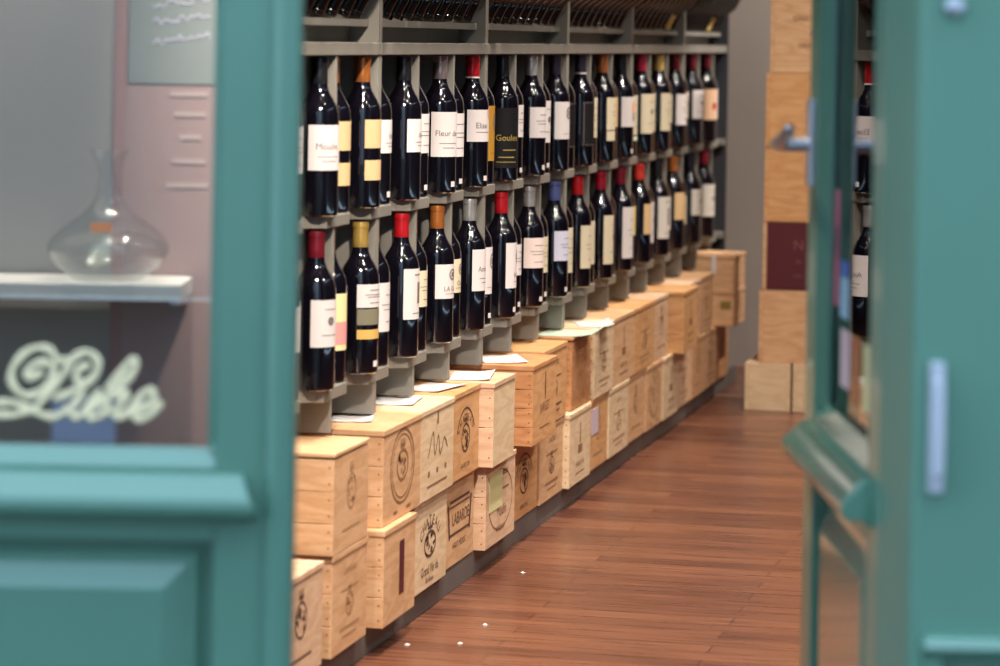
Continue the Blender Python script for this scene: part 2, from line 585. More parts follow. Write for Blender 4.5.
# right leaf: local x runs from the free edge (far) to the hinge (near)
dirn = Vector((math.sin(RA), math.cos(RA)))           # hinge -> free edge in (X, Z)
fx, fz = 0.4435 + dirn.x * leaf_w, 3.485 + dirn.y * leaf_w
ang = math.atan2(-dirn.y, -dirn.x) + PHI              # free -> hinge, in world
d2 = leaf('door_2', W(fx, fz), ang, leaf_w, 'teal half-glazed door leaf standing open into the shop, lever handle on its edge', False, '')
h = MB()
h.box(0.025, 0.065, -0.008, 0.0, 0.955, 1.075)
h.tube([(0.045, -0.006, 1.012), (0.045, -0.03, 1.012), (0.045, -0.046, 1.012)], 0.010, 10)
h.tube([(0.040, -0.050, 1.012), (0.075, -0.052, 1.013), (0.115, -0.054, 1.016), (0.150, -0.050, 1.030), (0.158, -0.046, 1.040)], [0.010, 0.0095, 0.009, 0.0085, 0.007], 10)
h.build('lever_handle', M['steel'], d2, bevel=0.002)['label'] = 'steel lever handle'
h2 = MB()
h2.box(0.025, 0.065, 0.044, 0.052, 0.955, 1.075)
h2.tube([(0.045, 0.05, 1.012), (0.045, 0.09, 1.012)], 0.010, 10)
h2.tube([(0.040, 0.094, 1.012), (0.115, 0.098, 1.016), (0.150, 0.094, 1.030)], [0.010, 0.009, 0.008], 10)
h2.build('lever_handle', M['steel'], d2, bevel=0.002)['label'] = 'steel lever handle on the shop side'
for nm, m_, x0, x1, z0, z1 in (('sticker', 'pink_st', .108, .14, .80, .955), ('sticker', 'blue_st', .165, .23, .845, .865), ('sticker', 'sky_st', .165, .235, .79, .843),
                               ('sticker', 'lilac_st', .175, .255, .70, .775), ('sticker', 'orange_st', .275, .345, .69, .775), ('sticker', 'yellow_st', .375, .43, .69, .775)):
    s = MB().box(x0, x1, 0.0232, 0.0238, z0, z1).build(nm, M[m_], d2)
    s['label'] = m_.replace('_st', '').replace('sky', 'light blue') + ' paper sticker on the glass'

# right-hand jamb: a deep teal pilaster with a panel moulding, plate and stud
jb = empty('trim_1', W(0.4445, 3.22), PHI)
tag(jb, 'deep teal doorpost at the right of the open leaf', kind='structure')
MB().box(0, 1.2, 0.0, 0.34, 0, 2.32).build('post', M['teal_post'], jb, bevel=0.014, seg=4)
pm = MB()
pm.prism([(0.0, 0.520), (-0.016, 0.518), (-0.022, 0.508), (-0.016, 0.498), (0.0, 0.494)], 'x', 0.014, 0.9)
pm.prism([(0.014, 0.0), (0.014, -0.014), (0.034, -0.014), (0.04, 0.0)], 'z', 0.10, 0.496)
pm.build('panel_moulding', M['teal_gloss'], jb)
hp = MB()
hp.box(0.0165, 0.0325, -0.014, 0.0, 0.672, 0.812)
hp.tube([(0.0245, -0.018, 0.69), (0.0245, -0.022, 0.74), (0.0245, -0.018, 0.795)], 0.0075, 10)
hp.build('pull_plate', M['plate'], jb, bevel=0.003)['label'] = 'pale metal pull plate'
MB().lathe([(0, 0), (0.011, 0), (0.011, 0.006), (0.007, 0.011), (0, 0.012)], 16).xf(Matrix.Translation((0.038, 0.0, 1.193)) @ Matrix.Rotation(PI / 2, 4, 'X')).build('stud', M['steel'], jb)['label'] = 'round steel stud'

# ------------------------------------------------------------------ window display behind the closed leaf
struct('wall_display', facade(-1.28, -0.43, 4.60, 4.64, 0, Z_CEIL), M['panel_grey'], 'grey back panel of the window display')
sh = empty('display_shelf', W(-0.86, 4.43, 0.753), PHI)
tag(sh, 'white display shelf behind the closed door, carrying the glass decanter', 'shelf')
MB().box(0, 0.388, 0, 0.158, 0, 0.025).build('board', M['white_shelf'], sh, bevel=0.002)
for bx in (0.372,):
    MB().prism([(0.158, -0.016), (0.158, 0.0), (0.01, 0.0), (0.01, -0.006)], 'x', bx, bx + 0.012).build('bracket', M['steel'], sh)
dc = empty('decanter', W(-0.590, 4.5, 0.7785), PHI)
tag(dc, 'clear glass wine decanter with wide base on the white shelf', 'decanter')
outer = [(0, 0.002), (0.046, 0.0), (0.056, 0.005), (0.078, 0.022), (0.090, 0.040), (0.0915, 0.048), (0.087, 0.060), (0.068, 0.078), (0.046, 0.093), (0.030, 0.108), (0.021, 0.126), (0.017, 0.146), (0.0165, 0.160), (0.020, 0.178), (0.027, 0.190), (0.031, 0.194)]
inner = [(0.0295, 0.1945), (0.0255, 0.189), (0.0185, 0.177), (0.0148, 0.160), (0.0152, 0.146), (0.019, 0.126), (0.0285, 0.107), (0.0445, 0.0915), (0.0665, 0.0765), (0.085, 0.059), (0.0893, 0.048), (0.088, 0.041), (0.076, 0.024), (0.054, 0.008), (0, 0.006)]


def densify(p):
    out = []
    q = smooth_path([(r, 0, z) for r, z in p], 3)
    return [(max(0, v.x), v.z) for v in q]


MG = glass_sheet('clear_glass', (0.97, 0.98, 0.98, 1), 1.5)
_nt = MG.node_tree
_lw = _nt.nodes.new('ShaderNodeLayerWeight')
_pw = _nt.nodes.new('ShaderNodeMath')
_pw.operation = 'POWER'
_pw.inputs[1].default_value = 4.0
_ma = _nt.nodes.new('ShaderNodeMath')
_ma.operation = 'MULTIPLY_ADD'
_ma.inputs[1].default_value = 0.8
_ma.inputs[2].default_value = 0.04
_nt.links.new(_lw.outputs['Facing'], _pw.inputs[0])
_nt.links.new(_pw.outputs[0], _ma.inputs[0])
_nt.links.new(_ma.outputs[0], [n for n in _nt.nodes if n.type == 'MIX_SHADER'][0].inputs[0])
MB().lathe(densify(outer) + densify(inner), 48).build('vessel', MG, dc)
stk = MB().box(-0.016, 0.014, -0.074, -0.0725, 0.076, 0.089)
stk.build('price_sticker', M['orange'], dc)['label'] = 'small orange sticker'
po = empty('display_poster', W(-0.595, 4.596, 0.50), PHI)  # painted panel in place of a street reflection in the door glass
tag(po, 'tall dusky pink and grey-green poster with pale writing behind the decanter', 'poster')
MB().box(0.016, 0.153, -0.002, 0.003, 0, 0.569).build('pink_field', M['poster_pink'], po)
MB().box(0.020, 0.153, -0.003, 0.003, 0.572, 0.85).build('green_field', M['poster_green'], po)
MB().box(-0.002, 0.0158, -0.003, 0.003, 0.0, 0.85).build('red_edge', M['poster_red'], po)
ln = MB()
for i, (z, w) in enumerate(((0.557, .06), (0.526, .05), (0.491, .035), (0.454, .052), (0.417, .066))):
    ln.box(0.120 - w * .6, 0.120 + w * .35, -0.0032, -0.0021, z - .004, z + .003)
ln.build('text_line', M['poster_line'], po)
wr = MB()
rr = random.Random(4)
for zc in (0.692, 0.665, 0.636):
    path = [(0.055 + i * 0.0042, -0.0034, zc + rr.uniform(-.006, .006) + i * .0005) for i in range(22)]
    wr.tube(smooth_path(path, 3), 0.0014, 6, flat=(Vector((0, 1, 0)), 0.0006))
wr.build('handwriting', M['chalk'], po)['label'] = 'pale lavender handwriting'

# ------------------------------------------------------------------ wine racks
PITCH, D0 = 0.303, 5.280
XF = -1.500                                     # front of the shelves
XB = -1.860
Z1, Z2, TS = 0.507, 0.822, 0.022                # tops of lower and upper bottle shelves
ZL0, ZL1 = 1.114, 1.138                         # ledge above the upper row


def dv(k):
    return D0 + PITCH * k


def scallop_outline(k0, k1):
    """Front edge of a shelf from divider k0 to k1: a half-round notch in every bay."""
    ya, yb = dv(k0), dv(k1)
    pts = [(XB, ya), (XF, ya)]
    for k in range(k0, k1):
        c = dv(k) + 0.172
        n = 14
        R, dep = 0.074, 0.052
        for i in range(n + 1):
            t = PI * i / n
            y = c - R * math.cos(t)
            x = XF - dep * math.sin(t) ** 0.8
            pts.append((x, y))
    pts += [(XF, yb), (XB, yb)]
    return pts


def make_rack(idx):
    k0, k1 = -2 + 3 * idx, 1 + 3 * idx
    ya, yb = dv(k0) + 0.0008, dv(k1) - 0.0008
    r = empty('wine_rack', (XF, ya, 0))
    tag(r, ORD[idx] + ' section from the door of the grey wine rack along the wall', 'rack', 'grey wine rack sections')
    T = Matrix.Translation((-XF, -ya, 0))

    def part(name, mb, m, bevel=0.0):
        return mb.xf(T).build(name, m, r, bevel=bevel)
    for y0, y1 in ((ya, ya + 0.013), (yb - 0.013, yb)):
        part('side_panel', MB().box(XB, XF - .002, y0, y1, 0.424, 1.50), M['grey'], 0.001)
    part('back_panel', MB().box(XB - 0.02, XB, ya, yb, 0.0, 1.50), M['backing'])
    part('plinth', MB().box(XB, -1.456, ya, yb, 0.0, 0.054), M['plinth'], 0.001)
    for k in (k0 + 1, k0 + 2):
        part('divider', MB().box(XB, XF - .002, dv(k) - .006, dv(k) + .006, 0.424, ZL0 + .002), M['grey'], 0.001)
    for z in (Z1, Z2):
        pts = scallop_outline(k0, k1)
        pts = [(x, min(max(y, ya), yb)) for x, y in pts]
        mb = MB()
        mb.prism(pts, 'z', z - TS, z)
        part('shelf', mb, M['grey'], 0.0015)
    part('ledge', MB().box(XB, XF + .001, ya, yb, ZL0, ZL1), M['grey'], 0.0015)
    part('riser', MB().box(-1.575, -1.562, ya + .013, yb - .013, ZL1, 1.168), M['grey'])
    part('lip', MB().box(XB, -1.522, ya + 0.013, yb - 0.013, 1.168, 1.182), M['grey'], 0.001)
    if idx == 5:
        part('end_panel', MB().box(XB, XF + .004, yb - .03, yb - .0135, 0.424, 1.50), M['backing'])  # shade at the rack's far end, put into the panel's dark colour
    return r


for i in range(6):
    make_rack(i)

# ------------------------------------------------------------------ bottles
HB = 0.288
BP = [(0, 0.004), (0.026, 0.002), (0.033, 0.0), (0.0365, 0.0025), (0.0375, 0.007), (0.0375, 0.10), (0.0375, 0.178), (0.0368, 0.187), (0.0345, 0.196), (0.0300, 0.2055), (0.0245, 0.2145),
      (0.0195, 0.2235), (0.0162, 0.2330), (0.0150, 0.243), (0.0145, 0.255), (0.0142, 0.276), (0.0156, 0.277), (0.0156, 0.284), (0.0150, 0.2865), (0.0, 0.2865)]
CAPP = [(0.0155, 0.240), (0.0157, 0.2405), (0.0153, 0.255), (0.0151, 0.276), (0.0162, 0.2775), (0.0162, 0.284), (0.0155, HB), (0.0, HB)]
body_me = MB().lathe(BP, 32).data('bottle_body', M['bottle'])
cap_me = {k: MB().lathe(CAPP, 24).data('capsule', M['cap_' + k]) for k in CAPC}
rim_me = MB().lathe([(0.0158, 0.239), (0.0161, 0.239), (0.0161, 0.2425), (0.0156, 0.2425)], 24).data('band', M['lab_white'])
stick_me = MB().patch(0.0380, 0.014, 0.025, -0.17, 0.17, n=4).data('price_sticker', M['lab_white'])
HW = math.radians(62)
RL = 0.0379


def wrap_text(s, size, ca, z, r=RL + 0.0004, sx=1.0):
    vs, fs = text_geo(s, size)
    return [(r * math.cos(ca + x * sx / RL), r * math.sin(ca + x * sx / RL), z + y) for x, y in vs], fs


def wrap_ring(mb, ca, z, ra, rz, th, r=RL + 0.0004, n=18):
    vs, fs = [], []
    for i in range(n):
        t = 2 * PI * i / n
        for q in (1.0, 1.0 - th):
            a = ca + ra * q * math.cos(t) / RL
            vs.append((r * math.cos(a), r * math.sin(a), z + rz * q * math.sin(t)))
    for i in range(n):
        j = (i + 1) % n
        fs.append((i * 2, j * 2, j * 2 + 1, i * 2 + 1))
    mb.add(vs, fs)


def wrap_rect(mb, ca, z, w, h, r=RL + 0.0004, n=6):
    vs, fs = [], []
    for i in range(n + 1):
        a = ca + w * (i / n - .5) / RL
        vs += [(r * math.cos(a), r * math.sin(a), z - h / 2), (r * math.cos(a), r * math.sin(a), z + h / 2)]
    for i in range(n):
        fs.append((2 * i, 2 * i + 2, 2 * i + 3, 2 * i + 1))
    mb.add(vs, fs)


def print_for(style, ca, z0, z1):
    """Printed marks of a label; returns [(name, material, mesh builder)]."""
    H = z1 - z0
    zc = (z0 + z1) / 2
    out = []
    mb = MB()
    if style == 'none':
        return out
    if style.startswith('word:'):
        w = style[5:]
        mb.add(*wrap_text(w, 0.017, ca - 0.1, zc + H * 0.02))
        wrap_rect(mb, ca, zc - H * .2, 0.045, 0.0012)
        wrap_rect(mb, ca, zc - H * .3, 0.03, 0.0012)
    elif style.startswith('crest:'):
        w = style[6:]
        wrap_ring(mb, ca + .1, zc + H * .2, 0.012, H * .17, 0.3)
        wrap_rect(mb, ca + .1, zc + H * .2, 0.010, H * .14)
        mb.add(*wrap_text(w, 0.014, ca - 0.05, zc - H * .22))
        wrap_rect(mb, ca, zc - H * .36, 0.035, 0.001)
    elif style == 'lines':
        for q, w in ((.25, .03), (.05, .05), (-.05, .04), (-.3, .03)):
            wrap_rect(mb, ca, zc + H * q, w, 0.0014)
    elif style == 'picture':
        wrap_rect(mb, ca + .15, zc + H * .02, 0.022, H * .42)
        wrap_rect(mb, ca, zc - H * .38, 0.04, 0.0015)
        wrap_rect(mb, ca, zc + H * .38, 0.03, 0.003)
    elif style == 'blot':
        wrap_ring(mb, ca, zc + H * .05, 0.008, 0.008, 0.9)
        wrap_rect(mb, ca, zc - H * .25, 0.04, 0.0014)
        wrap_rect(mb, ca, zc + H * .3, 0.03, 0.0014)
    elif style == 'medal':
        mb.add(*wrap_text('Elise', 0.018, ca - 0.15, zc))
        wrap_rect(mb, ca, zc - H * .2, 0.04, 0.0012)
        m2 = MB()
        wrap_ring(m2, ca + .62, zc + H * .42, 0.011, 0.014, 1.0, RL + .0006)
        out.append(('medallion', M['pink_ink'], m2))
    elif style == 'gold':
        mb.add(*wrap_text('Goulee', 0.020, ca - 0.25, zc))
        wrap_rect(mb, ca - .1, zc - H * .2, 0.035, 0.002)
        wrap_rect(mb, ca - .3, zc - H * .32, 0.04, 0.002)
        wrap_rect(mb, ca - .3, zc - H * .40, 0.05, 0.0015)
        return [('print', M['gold_ink'], mb)]
    elif style == 'frame':
        for q in (-.47, .47):
            wrap_rect(mb, ca, zc + H * q, 0.074, 0.002)
        for q in (-.9, .9):
            wrap_rect(mb, ca + q, zc, 0.002, H * .94)
        return [('print', M['cap_rose_grey'], mb)]
    elif style == 'orange':
        wrap_rect(mb, ca + .2, zc + H * .15, 0.022, H * .36)
        m2 = MB()
        wrap_rect(m2, ca + .2, zc - H * .18, 0.018, H * .26)
        return [('print', M['orange'], mb), ('print', M['ink'], m2)]
    elif style == 'red':
        wrap_rect(mb, ca + .35, zc, 0.025, H * .55)
        return [('print', M['red_ink'], mb)]
    elif style == 'emblem':
        wrap_ring(mb, ca, zc - H * .05, 0.012, 0.013, 0.95)
        return [('print', M['red_ink'], mb)]
    elif style == 'pinkfoot':
        wrap_rect(mb, ca, zc - H * .2, 0.06, H * .4)
        return [('print', M['pink_ink'], mb)]
    out.append(('print', M['ink'], mb))
    return out


def bottle(x, y, z, cap, labs, lab, group, rot=0.0, style='lines', rim=False, sticker=False, tilt=0.0):
    r = empty('wine_bottle', (x, y, z), 0)
    if tilt:
        r.rotation_euler = (0, 0, 0)
    tag(r, lab, 'bottle', group)
    meshobj('body', body_me, r)
    c = meshobj('capsule', cap_me[cap], r)
    if rim:
        meshobj('band', rim_me, c)
    ca = -math.radians(rot)
    for i, (colr, z1, z0) in enumerate(labs):
        z0, z1 = max(z0, 0.006), min(z1, 0.1785)
        hw = HW if i == 0 else HW * 0.98
        l = MB().patch(RL, z0, z1, ca - hw, ca + hw).build('label', M['lab_' + colr], r)
        if i == 0:
            for nm, m_, mb in print_for(style, ca, z0, z1):
                mb.build(nm, m_, l)
    if sticker:
        s = meshobj('price_sticker', stick_me, r)
        s.rotation_euler = (0, 0, math.radians(-12 - rot * .2))
    return r


# (capsule, labels [(paper, top, bottom)], turn towards the street, print, rim, sticker): the bottle beside each divider
R1B = {0: ('black', [('white', .166, .084)], 40, 'word:Moulin', 0, 0), 1: ('copper', [('tan', .169, .115), ('tan', .092, .054)], 3, 'none', 0, 0),
       2: ('black', [('white', .163, .097)], 0, 'word:de', 0, 0), 3: ('rose_grey', [('white', .171, .077)], 40, 'word:Fleur de', 0, 1),
       4: ('red', [('white', .170, .100)], 30, 'medal', 1, 1), 5: ('black', [('black', .168, .03)], 40, 'gold', 0, 0),
       6: ('silver', [('white', .164, .091)], 18, 'lines', 0, 1), 7: ('plum', [('white', .172, .079)], 15, 'crest:', 0, 0),
       8: ('plum', [('black', .168, .052)], 10, 'frame', 1, 0), 9: ('copper', [('cream', .173, .086), ('cream', .083, .057)], -6, 'lines', 0, 0),
       10: ('black', [('white', .170, .087)], 13, 'orange', 0, 1), 11: ('pink_red', [('cream', .174, .060)], 13, 'blot', 0, 0),
       12: ('yellow', [('cream', .172, .060)], 5, 'lines', 0, 0), 13: ('dark_red', [('white', .165, .070)], 10, 'lines', 0, 0),
       14: ('dark_red', [('white', .173, .083)], 10, 'blot', 0, 0), 15: ('dark_red', [('peach', .172, .072)], 25, 'emblem', 0, 0)}
R1A = {0: ('black', [('white', .166, .084)], 20, 'lines', 0, 0), 1: ('copper', [('tan', .169, .115), ('tan', .092, .050)], 5, 'none', 0, 0),
       2: ('black', [('white', .165, .100)], 0, 'word:de', 0, 1), 3: ('black', [('white', .170, .090)], 10, 'lines', 0, 1),
       4: ('rose_grey', [('white', .165, .072)], 20, 'lines', 0, 1), 5: ('red', [('ochre', .176, .052)], 0, 'crest:', 0, 0),
       6: ('black', [('white', .172, .097)], 0, 'lines', 0, 1), 7: ('silver', [('white', .177, .075)], 10, 'blot', 0, 1),
       8: ('plum', [('black', .168, .052)], 10, 'frame', 0, 0), 9: ('plum', [('cream', .175, .070)], 0, 'lines', 0, 0),
       10: ('copper', [('tan', .172, .090)], 0, 'red', 0, 0), 11: ('black', [('cream', .172, .060), ('greenish', .056, .044)], 0, 'lines', 0, 0),
       12: ('pink_red', [('cream', .174, .062)], 0, 'blot', 0, 0), 13: ('yellow', [('cream', .165, .080)], 0, 'lines', 0, 0),
       14: ('dark_red', [('cream', .170, .085)], 0, 'blot', 0, 0), 15: ('dark_red', [('white', .170, .080)], 0, 'lines', 0, 0),
       16: ('dark_red', [('white', .172, .072)], 10, 'none', 0, 0)}
R2B = {0: ('dark_red', [('white', .165, .080)], 24, 'blot', 0, 0), 1: ('gold', [('white', .171, .127), ('olive', .124, .094), ('gold', .085, .067)], 20, 'lines', 0, 1),
       2: ('red', [('white', .178, .077)], 4, 'picture', 0, 0), 3: ('copper', [('white', .166, .094)], 17, 'crest:LA GA', 0, 0),
       4: ('silver', [('white', .178, .087)], 2, 'word:Amiral', 0, 0), 5: ('red', [('white', .173, .069)], -5, 'crest:BOIS', 0, 1),
       6: ('silver', [('pinkish', .166, .094)], 32, 'lines', 0, 1), 7: ('blue', [('lilac', .165, .091)], 13, 'lines', 0, 1),
       8: ('red', [('cream', .161, .050)], 0, 'lines', 0, 0), 9: ('crimson', [('cream', .171, .040)], 0, 'blot', 0, 0),
       10: ('dark_red', [('white', .178, .036)], 5, 'lines', 0, 0), 11: ('scarlet', [('tan', .171, .084)], -8, 'none', 0, 0),
       12: ('black', [('greywhite', .177, .053)], 12, 'picture', 0, 0), 13: ('copper', [('tan', .176, .093)], 8, 'none', 0, 0),
       14: ('black', [('greywhite', .172, .090)], 8, 'blot', 0, 0), 15: ('dark_red', [('greywhite', .175, .070)], 20, 'blot', 0, 0)}
R2A = {0: ('red', [('white', .165, .085)], 10, 'none', 0, 0), 1: ('dark_red', [('pale_yellow', .165, .060)], 0, 'pinkfoot', 0, 0),
       2: ('gold', [('white', .162, .067)], 0, 'lines', 0, 0), 3: ('red', [('cream', .164, .090)], 0, 'lines', 0, 0),
       4: ('copper', [('cream', .167, .095)], 5, 'crest:Cha', 0, 0), 5: ('silver', [('white', .173, .068)], 5, 'crest:', 0, 1),
       6: ('red', [('white', .160, .088)], 0, 'lines', 0, 1), 7: ('silver', [('cream', .160, .072)], 5, 'lines', 0, 1),
       8: ('blue', [('cream', .164, .050)], 0, 'lines', 0, 0), 9: ('red', [('cream', .165, .050)], -8, 'none', 0, 0),
       10: ('crimson', [('dark_plum', .170, .060)], 0, 'none', 0, 0), 11: ('dark_red', [('yellow', .172, .090)], 0, 'red', 0, 0),
       12: ('scarlet', [('white', .170, .050)], 0, 'blot', 0, 0), 13: ('black', [('greywhite', .170, .070)], 0, 'none', 0, 0),
       14: ('copper', [('cream', .160, .070)], 0, 'none', 0, 0), 15: ('black', [('greywhite', .170, .080)], 0, 'none', 0, 0)}


def describe(cap, labs, n, shelf):
    cn = cap.replace('_', ' ').replace('rose grey', 'rose-grey')
    ln = labs[0][0].replace('_', ' ').replace('greywhite', 'grey-white')
    two = 'two ' + ln + ' labels' if len(labs) > 1 and labs[1][0] == labs[0][0] else ln + ' label'
    return '%s capsule, %s wine bottle, %s from the door on the %s shelf' % (cn, two.replace(' label', '-labelled').replace('-labelleds', '-labelled'), ORD[n], shelf)


XBOT = -1.539
for z, TB, TA, shelf in ((Z2, R1B, R1A, 'upper'), (Z1, R2B, R2A, 'lower')):
    n = 0
    for k in range(0, 17):
        for which, T in (('A', TA), ('B', TB)):
            if k not in T:
                continue
            cap, labs, rot, style, rim, stic = T[k]
            tall = (k - 1) % 3 == 0
            if which == 'A':
                y = dv(k - 1) + 0.090
            else:
                y = dv(k) - (0.0525 if tall else 0.0445)
            bottle((XBOT if which == 'A' else -1.522) + random.uniform(-.0015, .0015), y, z + 0.0004, cap, labs, describe(cap, labs, n, shelf), 'standing wine bottles on the %s shelf' % shelf, rot, style, rim, stic)
            n += 1

# bottles slanting neck-down along the top board, in two staggered rows
lay_body = MB().lathe(BP, 24).data('bottle_body', M['bottle_brown'])
LEAN = math.radians(26)
for i in range(6):
    ya, yb = dv(-2 + 3 * i) + .0145, dv(1 + 3 * i) - (.032 if i == 5 else .0145)
    cnt = 10
    step = (yb - ya) / cnt
    for row in (0, 1):
        for j in range(cnt - row):
            y = ya + step * (j + .5 + .5 * row)
            tip = Vector((-1.541 - .098 * row, y, 1.1905))
            base = tip + Vector((math.sin(LEAN), 0, math.cos(LEAN))) * HB
            r = empty('slanting_bottle', base, rot=(PI, LEAN, 0))
            order = ORD[j] + ' inward'
            tag(r, 'dark bottle slanting on top board, %s in %s row of %s rack section' % (order, 'back' if row else 'front', ORD[i]), 'bottle', 'slanting bottles along the top boards')
            meshobj('body', lay_body, r)
            meshobj('capsule', cap_me['yellow' if row == 0 and (i, j) in ((4, 8), (5, 7)) else 'dark'], r)

# ------------------------------------------------------------------ wooden wine crates
class Stamp:
    """Burnt marks on a crate front, laid out in its own plane (s along the aisle, t up)."""

    def __init__(self, w, h):
        self.mb, self.w, self.h = MB(), w, h

    def _p(self, pts):
        return [(0.0, s, t) for s, t in pts]

    def rect(self, s, t, w, h, rot=0.0):
        c, si = math.cos(rot), math.sin(rot)
        q = [(-w / 2, -h / 2), (w / 2, -h / 2), (w / 2, h / 2), (-w / 2, h / 2)]
        self.mb.add(self._p([(s + a * c - b * si, t + a * si + b * c) for a, b in q]), [(0, 1, 2, 3)])

    def ring(self, s, t, rs, rt, th, a0=0.0, a1=2 * PI, n=36):
        vs, fs = [], []
        for i in range(n + 1):
            a = a0 + (a1 - a0) * i / n
            for q in (0, th):
                vs.append((s + (rs - q) * math.cos(a), t + (rt - q) * math.sin(a)))
        for i in range(n):
            fs.append((2 * i, 2 * i + 2, 2 * i + 3, 2 * i + 1))
        self.mb.add(self._p(vs), fs)

    def text(self, s, t, word, size, sx=1.0, rot=0.0):
        vs, fs = text_geo(word, size)
        c, si = math.cos(rot), math.sin(rot)
        self.mb.add(self._p([(s + x * sx * c - y * si, t + x * sx * si + y * c) for x, y in vs]), fs)

    def arc_text(self, s, t, word, size, R, spread):
        n = len(word)
        for i, ch in enumerate(word):
            a = PI / 2 + spread * (0.5 - (i + .5) / n)
            if ch != ' ':
                self.text(s + R * math.cos(a), t + R * math.sin(a) * .8, ch, size, rot=a - PI / 2)

    def crest(self, s, t, w, h, seed):
        r = random.Random(seed)
        self.ring(s, t, w * .5, h * .5, w * .06)
        for i in range(14):
            self.rect(s + r.uniform(-.34, .34) * w, t + r.uniform(-.34, .34) * h, w * r.uniform(.06, .2), h * r.uniform(.05, .16), r.uniform(-.8, .8))
        self.rect(s, t + h * .6, w * .4, h * .12)
        for q in (-.3, 0, .3):
            self.rect(s + q * w * .5, t + h * .72, w * .06, h * .18)


def stamp_for(kind, w, h, seed):
    s = Stamp(w, h)
    c = w / 2
    if kind == 'oval_crest':
        s.ring(c, h * .54, w * .32, h * .40, .005)
        s.ring(c, h * .54, w * .27, h * .34, .003)
        s.crest(c, h * .55, w * .30, h * .34, seed)
        s.rect(c - .05, h * .08, .03, .006)
        s.rect(c + .05, h * .08, .03, .006)
    elif kind == 'chateau_arch':
        s.arc_text(c, h * .32, 'CHATEAU', .030, h * .52, 1.9)
        s.crest(c, h * .48, w * .34, h * .30, seed)
        s.text(c, h * .20, 'Grand Vin de', .026)
        s.text(c, h * .09, 'Bordeaux', .016)
    elif kind == 'crest_arch':
        s.arc_text(c, h * .28, 'CHATEAU', .022, h * .50, 1.8)
        s.ring(c, h * .30, w * .36, h * .50, .004, .5, PI - .5)
        s.crest(c, h * .45, w * .30, h * .34, seed)
        s.text(c, h * .13, 'GRAND CRU', .014)
    elif kind == 'banner':
        s.rect(c, h * .74, w * .66, .006)
        s.rect(c, h * .68, w * .66, .003)
        s.text(c + .01, h * .52, 'LABARDE', .036)
        s.rect(c, h * .36, w * .66, .005)
        s.rect(c - w * .36, h * .52, .012, h * .4, .2)
        s.rect(c + w * .36, h * .52, .012, h * .4, -.2)
        s.text(c, h * .22, 'HAUT MEDOC', .018)
    elif kind == 'plate':
        s.rect(w * .56, h * .52, .036, h * .56)
    elif kind == 'script':
        pts = [(w * .22, h * .46), (w * .36, h * .72), (w * .42, h * .46), (w * .52, h * .66), (w * .58, h * .44), (w * .70, h * .60), (w * .80, h * .48)]
        path = smooth_path([(0, a, b) for a, b in pts], 5)
        for a, b in zip(path[:-1], path[1:]):
            d = b - a
            s.rect((a.y + b.y) / 2, (a.z + b.z) / 2, d.length * 1.1, .0045, math.atan2(d.z, d.y))
        s.rect(c, h * .86, .012, .024)
        for q in (.25, .5, .75):
            s.rect(w * q, h * .28, .014, .010)
        s.rect(c, h * .14, w * .6, .004)
    elif kind == 'moulin':
        s.ring(c, h * .5, w * .40, h * .36, .003)
        s.text(c + .03, h * .82, 'Chateau', .024)
        s.text(c + .01, h * .36, 'Moulin', .034)
        s.text(c, h * .16, 'BORDEAUX', .016)
        s.rect(c + .03, h * .62, w * .34, .004)
    elif kind == 'sarget':
        s.rect(w * .52, h * .72, .012, .05)
        s.rect(w * .52, h * .60, .006, .03)
        s.text(c, h * .42, 'SARGET', .030)
        s.rect(c, h * .18, w * .4, .003)
    elif kind == 'lines':
        s.text(c, h * .78, 'CHATEAU', .018)
        s.rect(c, h * .60, w * .5, .003)
        s.crest(c, h * .44, w * .22, h * .24, seed)
        s.rect(c, h * .22, w * .55, .005)
        s.rect(c, h * .14, w * .4, .003)
    elif kind == 'bottle_sign':
        s.rect(c, h * .68, .010, h * .28)
        s.rect(c, h * .46, .05, .02)
        s.text(c, h * .26, 'GRAND VIN', .018)
        s.rect(c, h * .14, w * .4, .003)
    elif kind == 'blot':
        s.crest(c, h * .56, w * .26, h * .36, seed)
        s.rect(c, h * .2, w * .5, .004)
    return s.mb


PLATE_M = {'plate': 'maroon'}


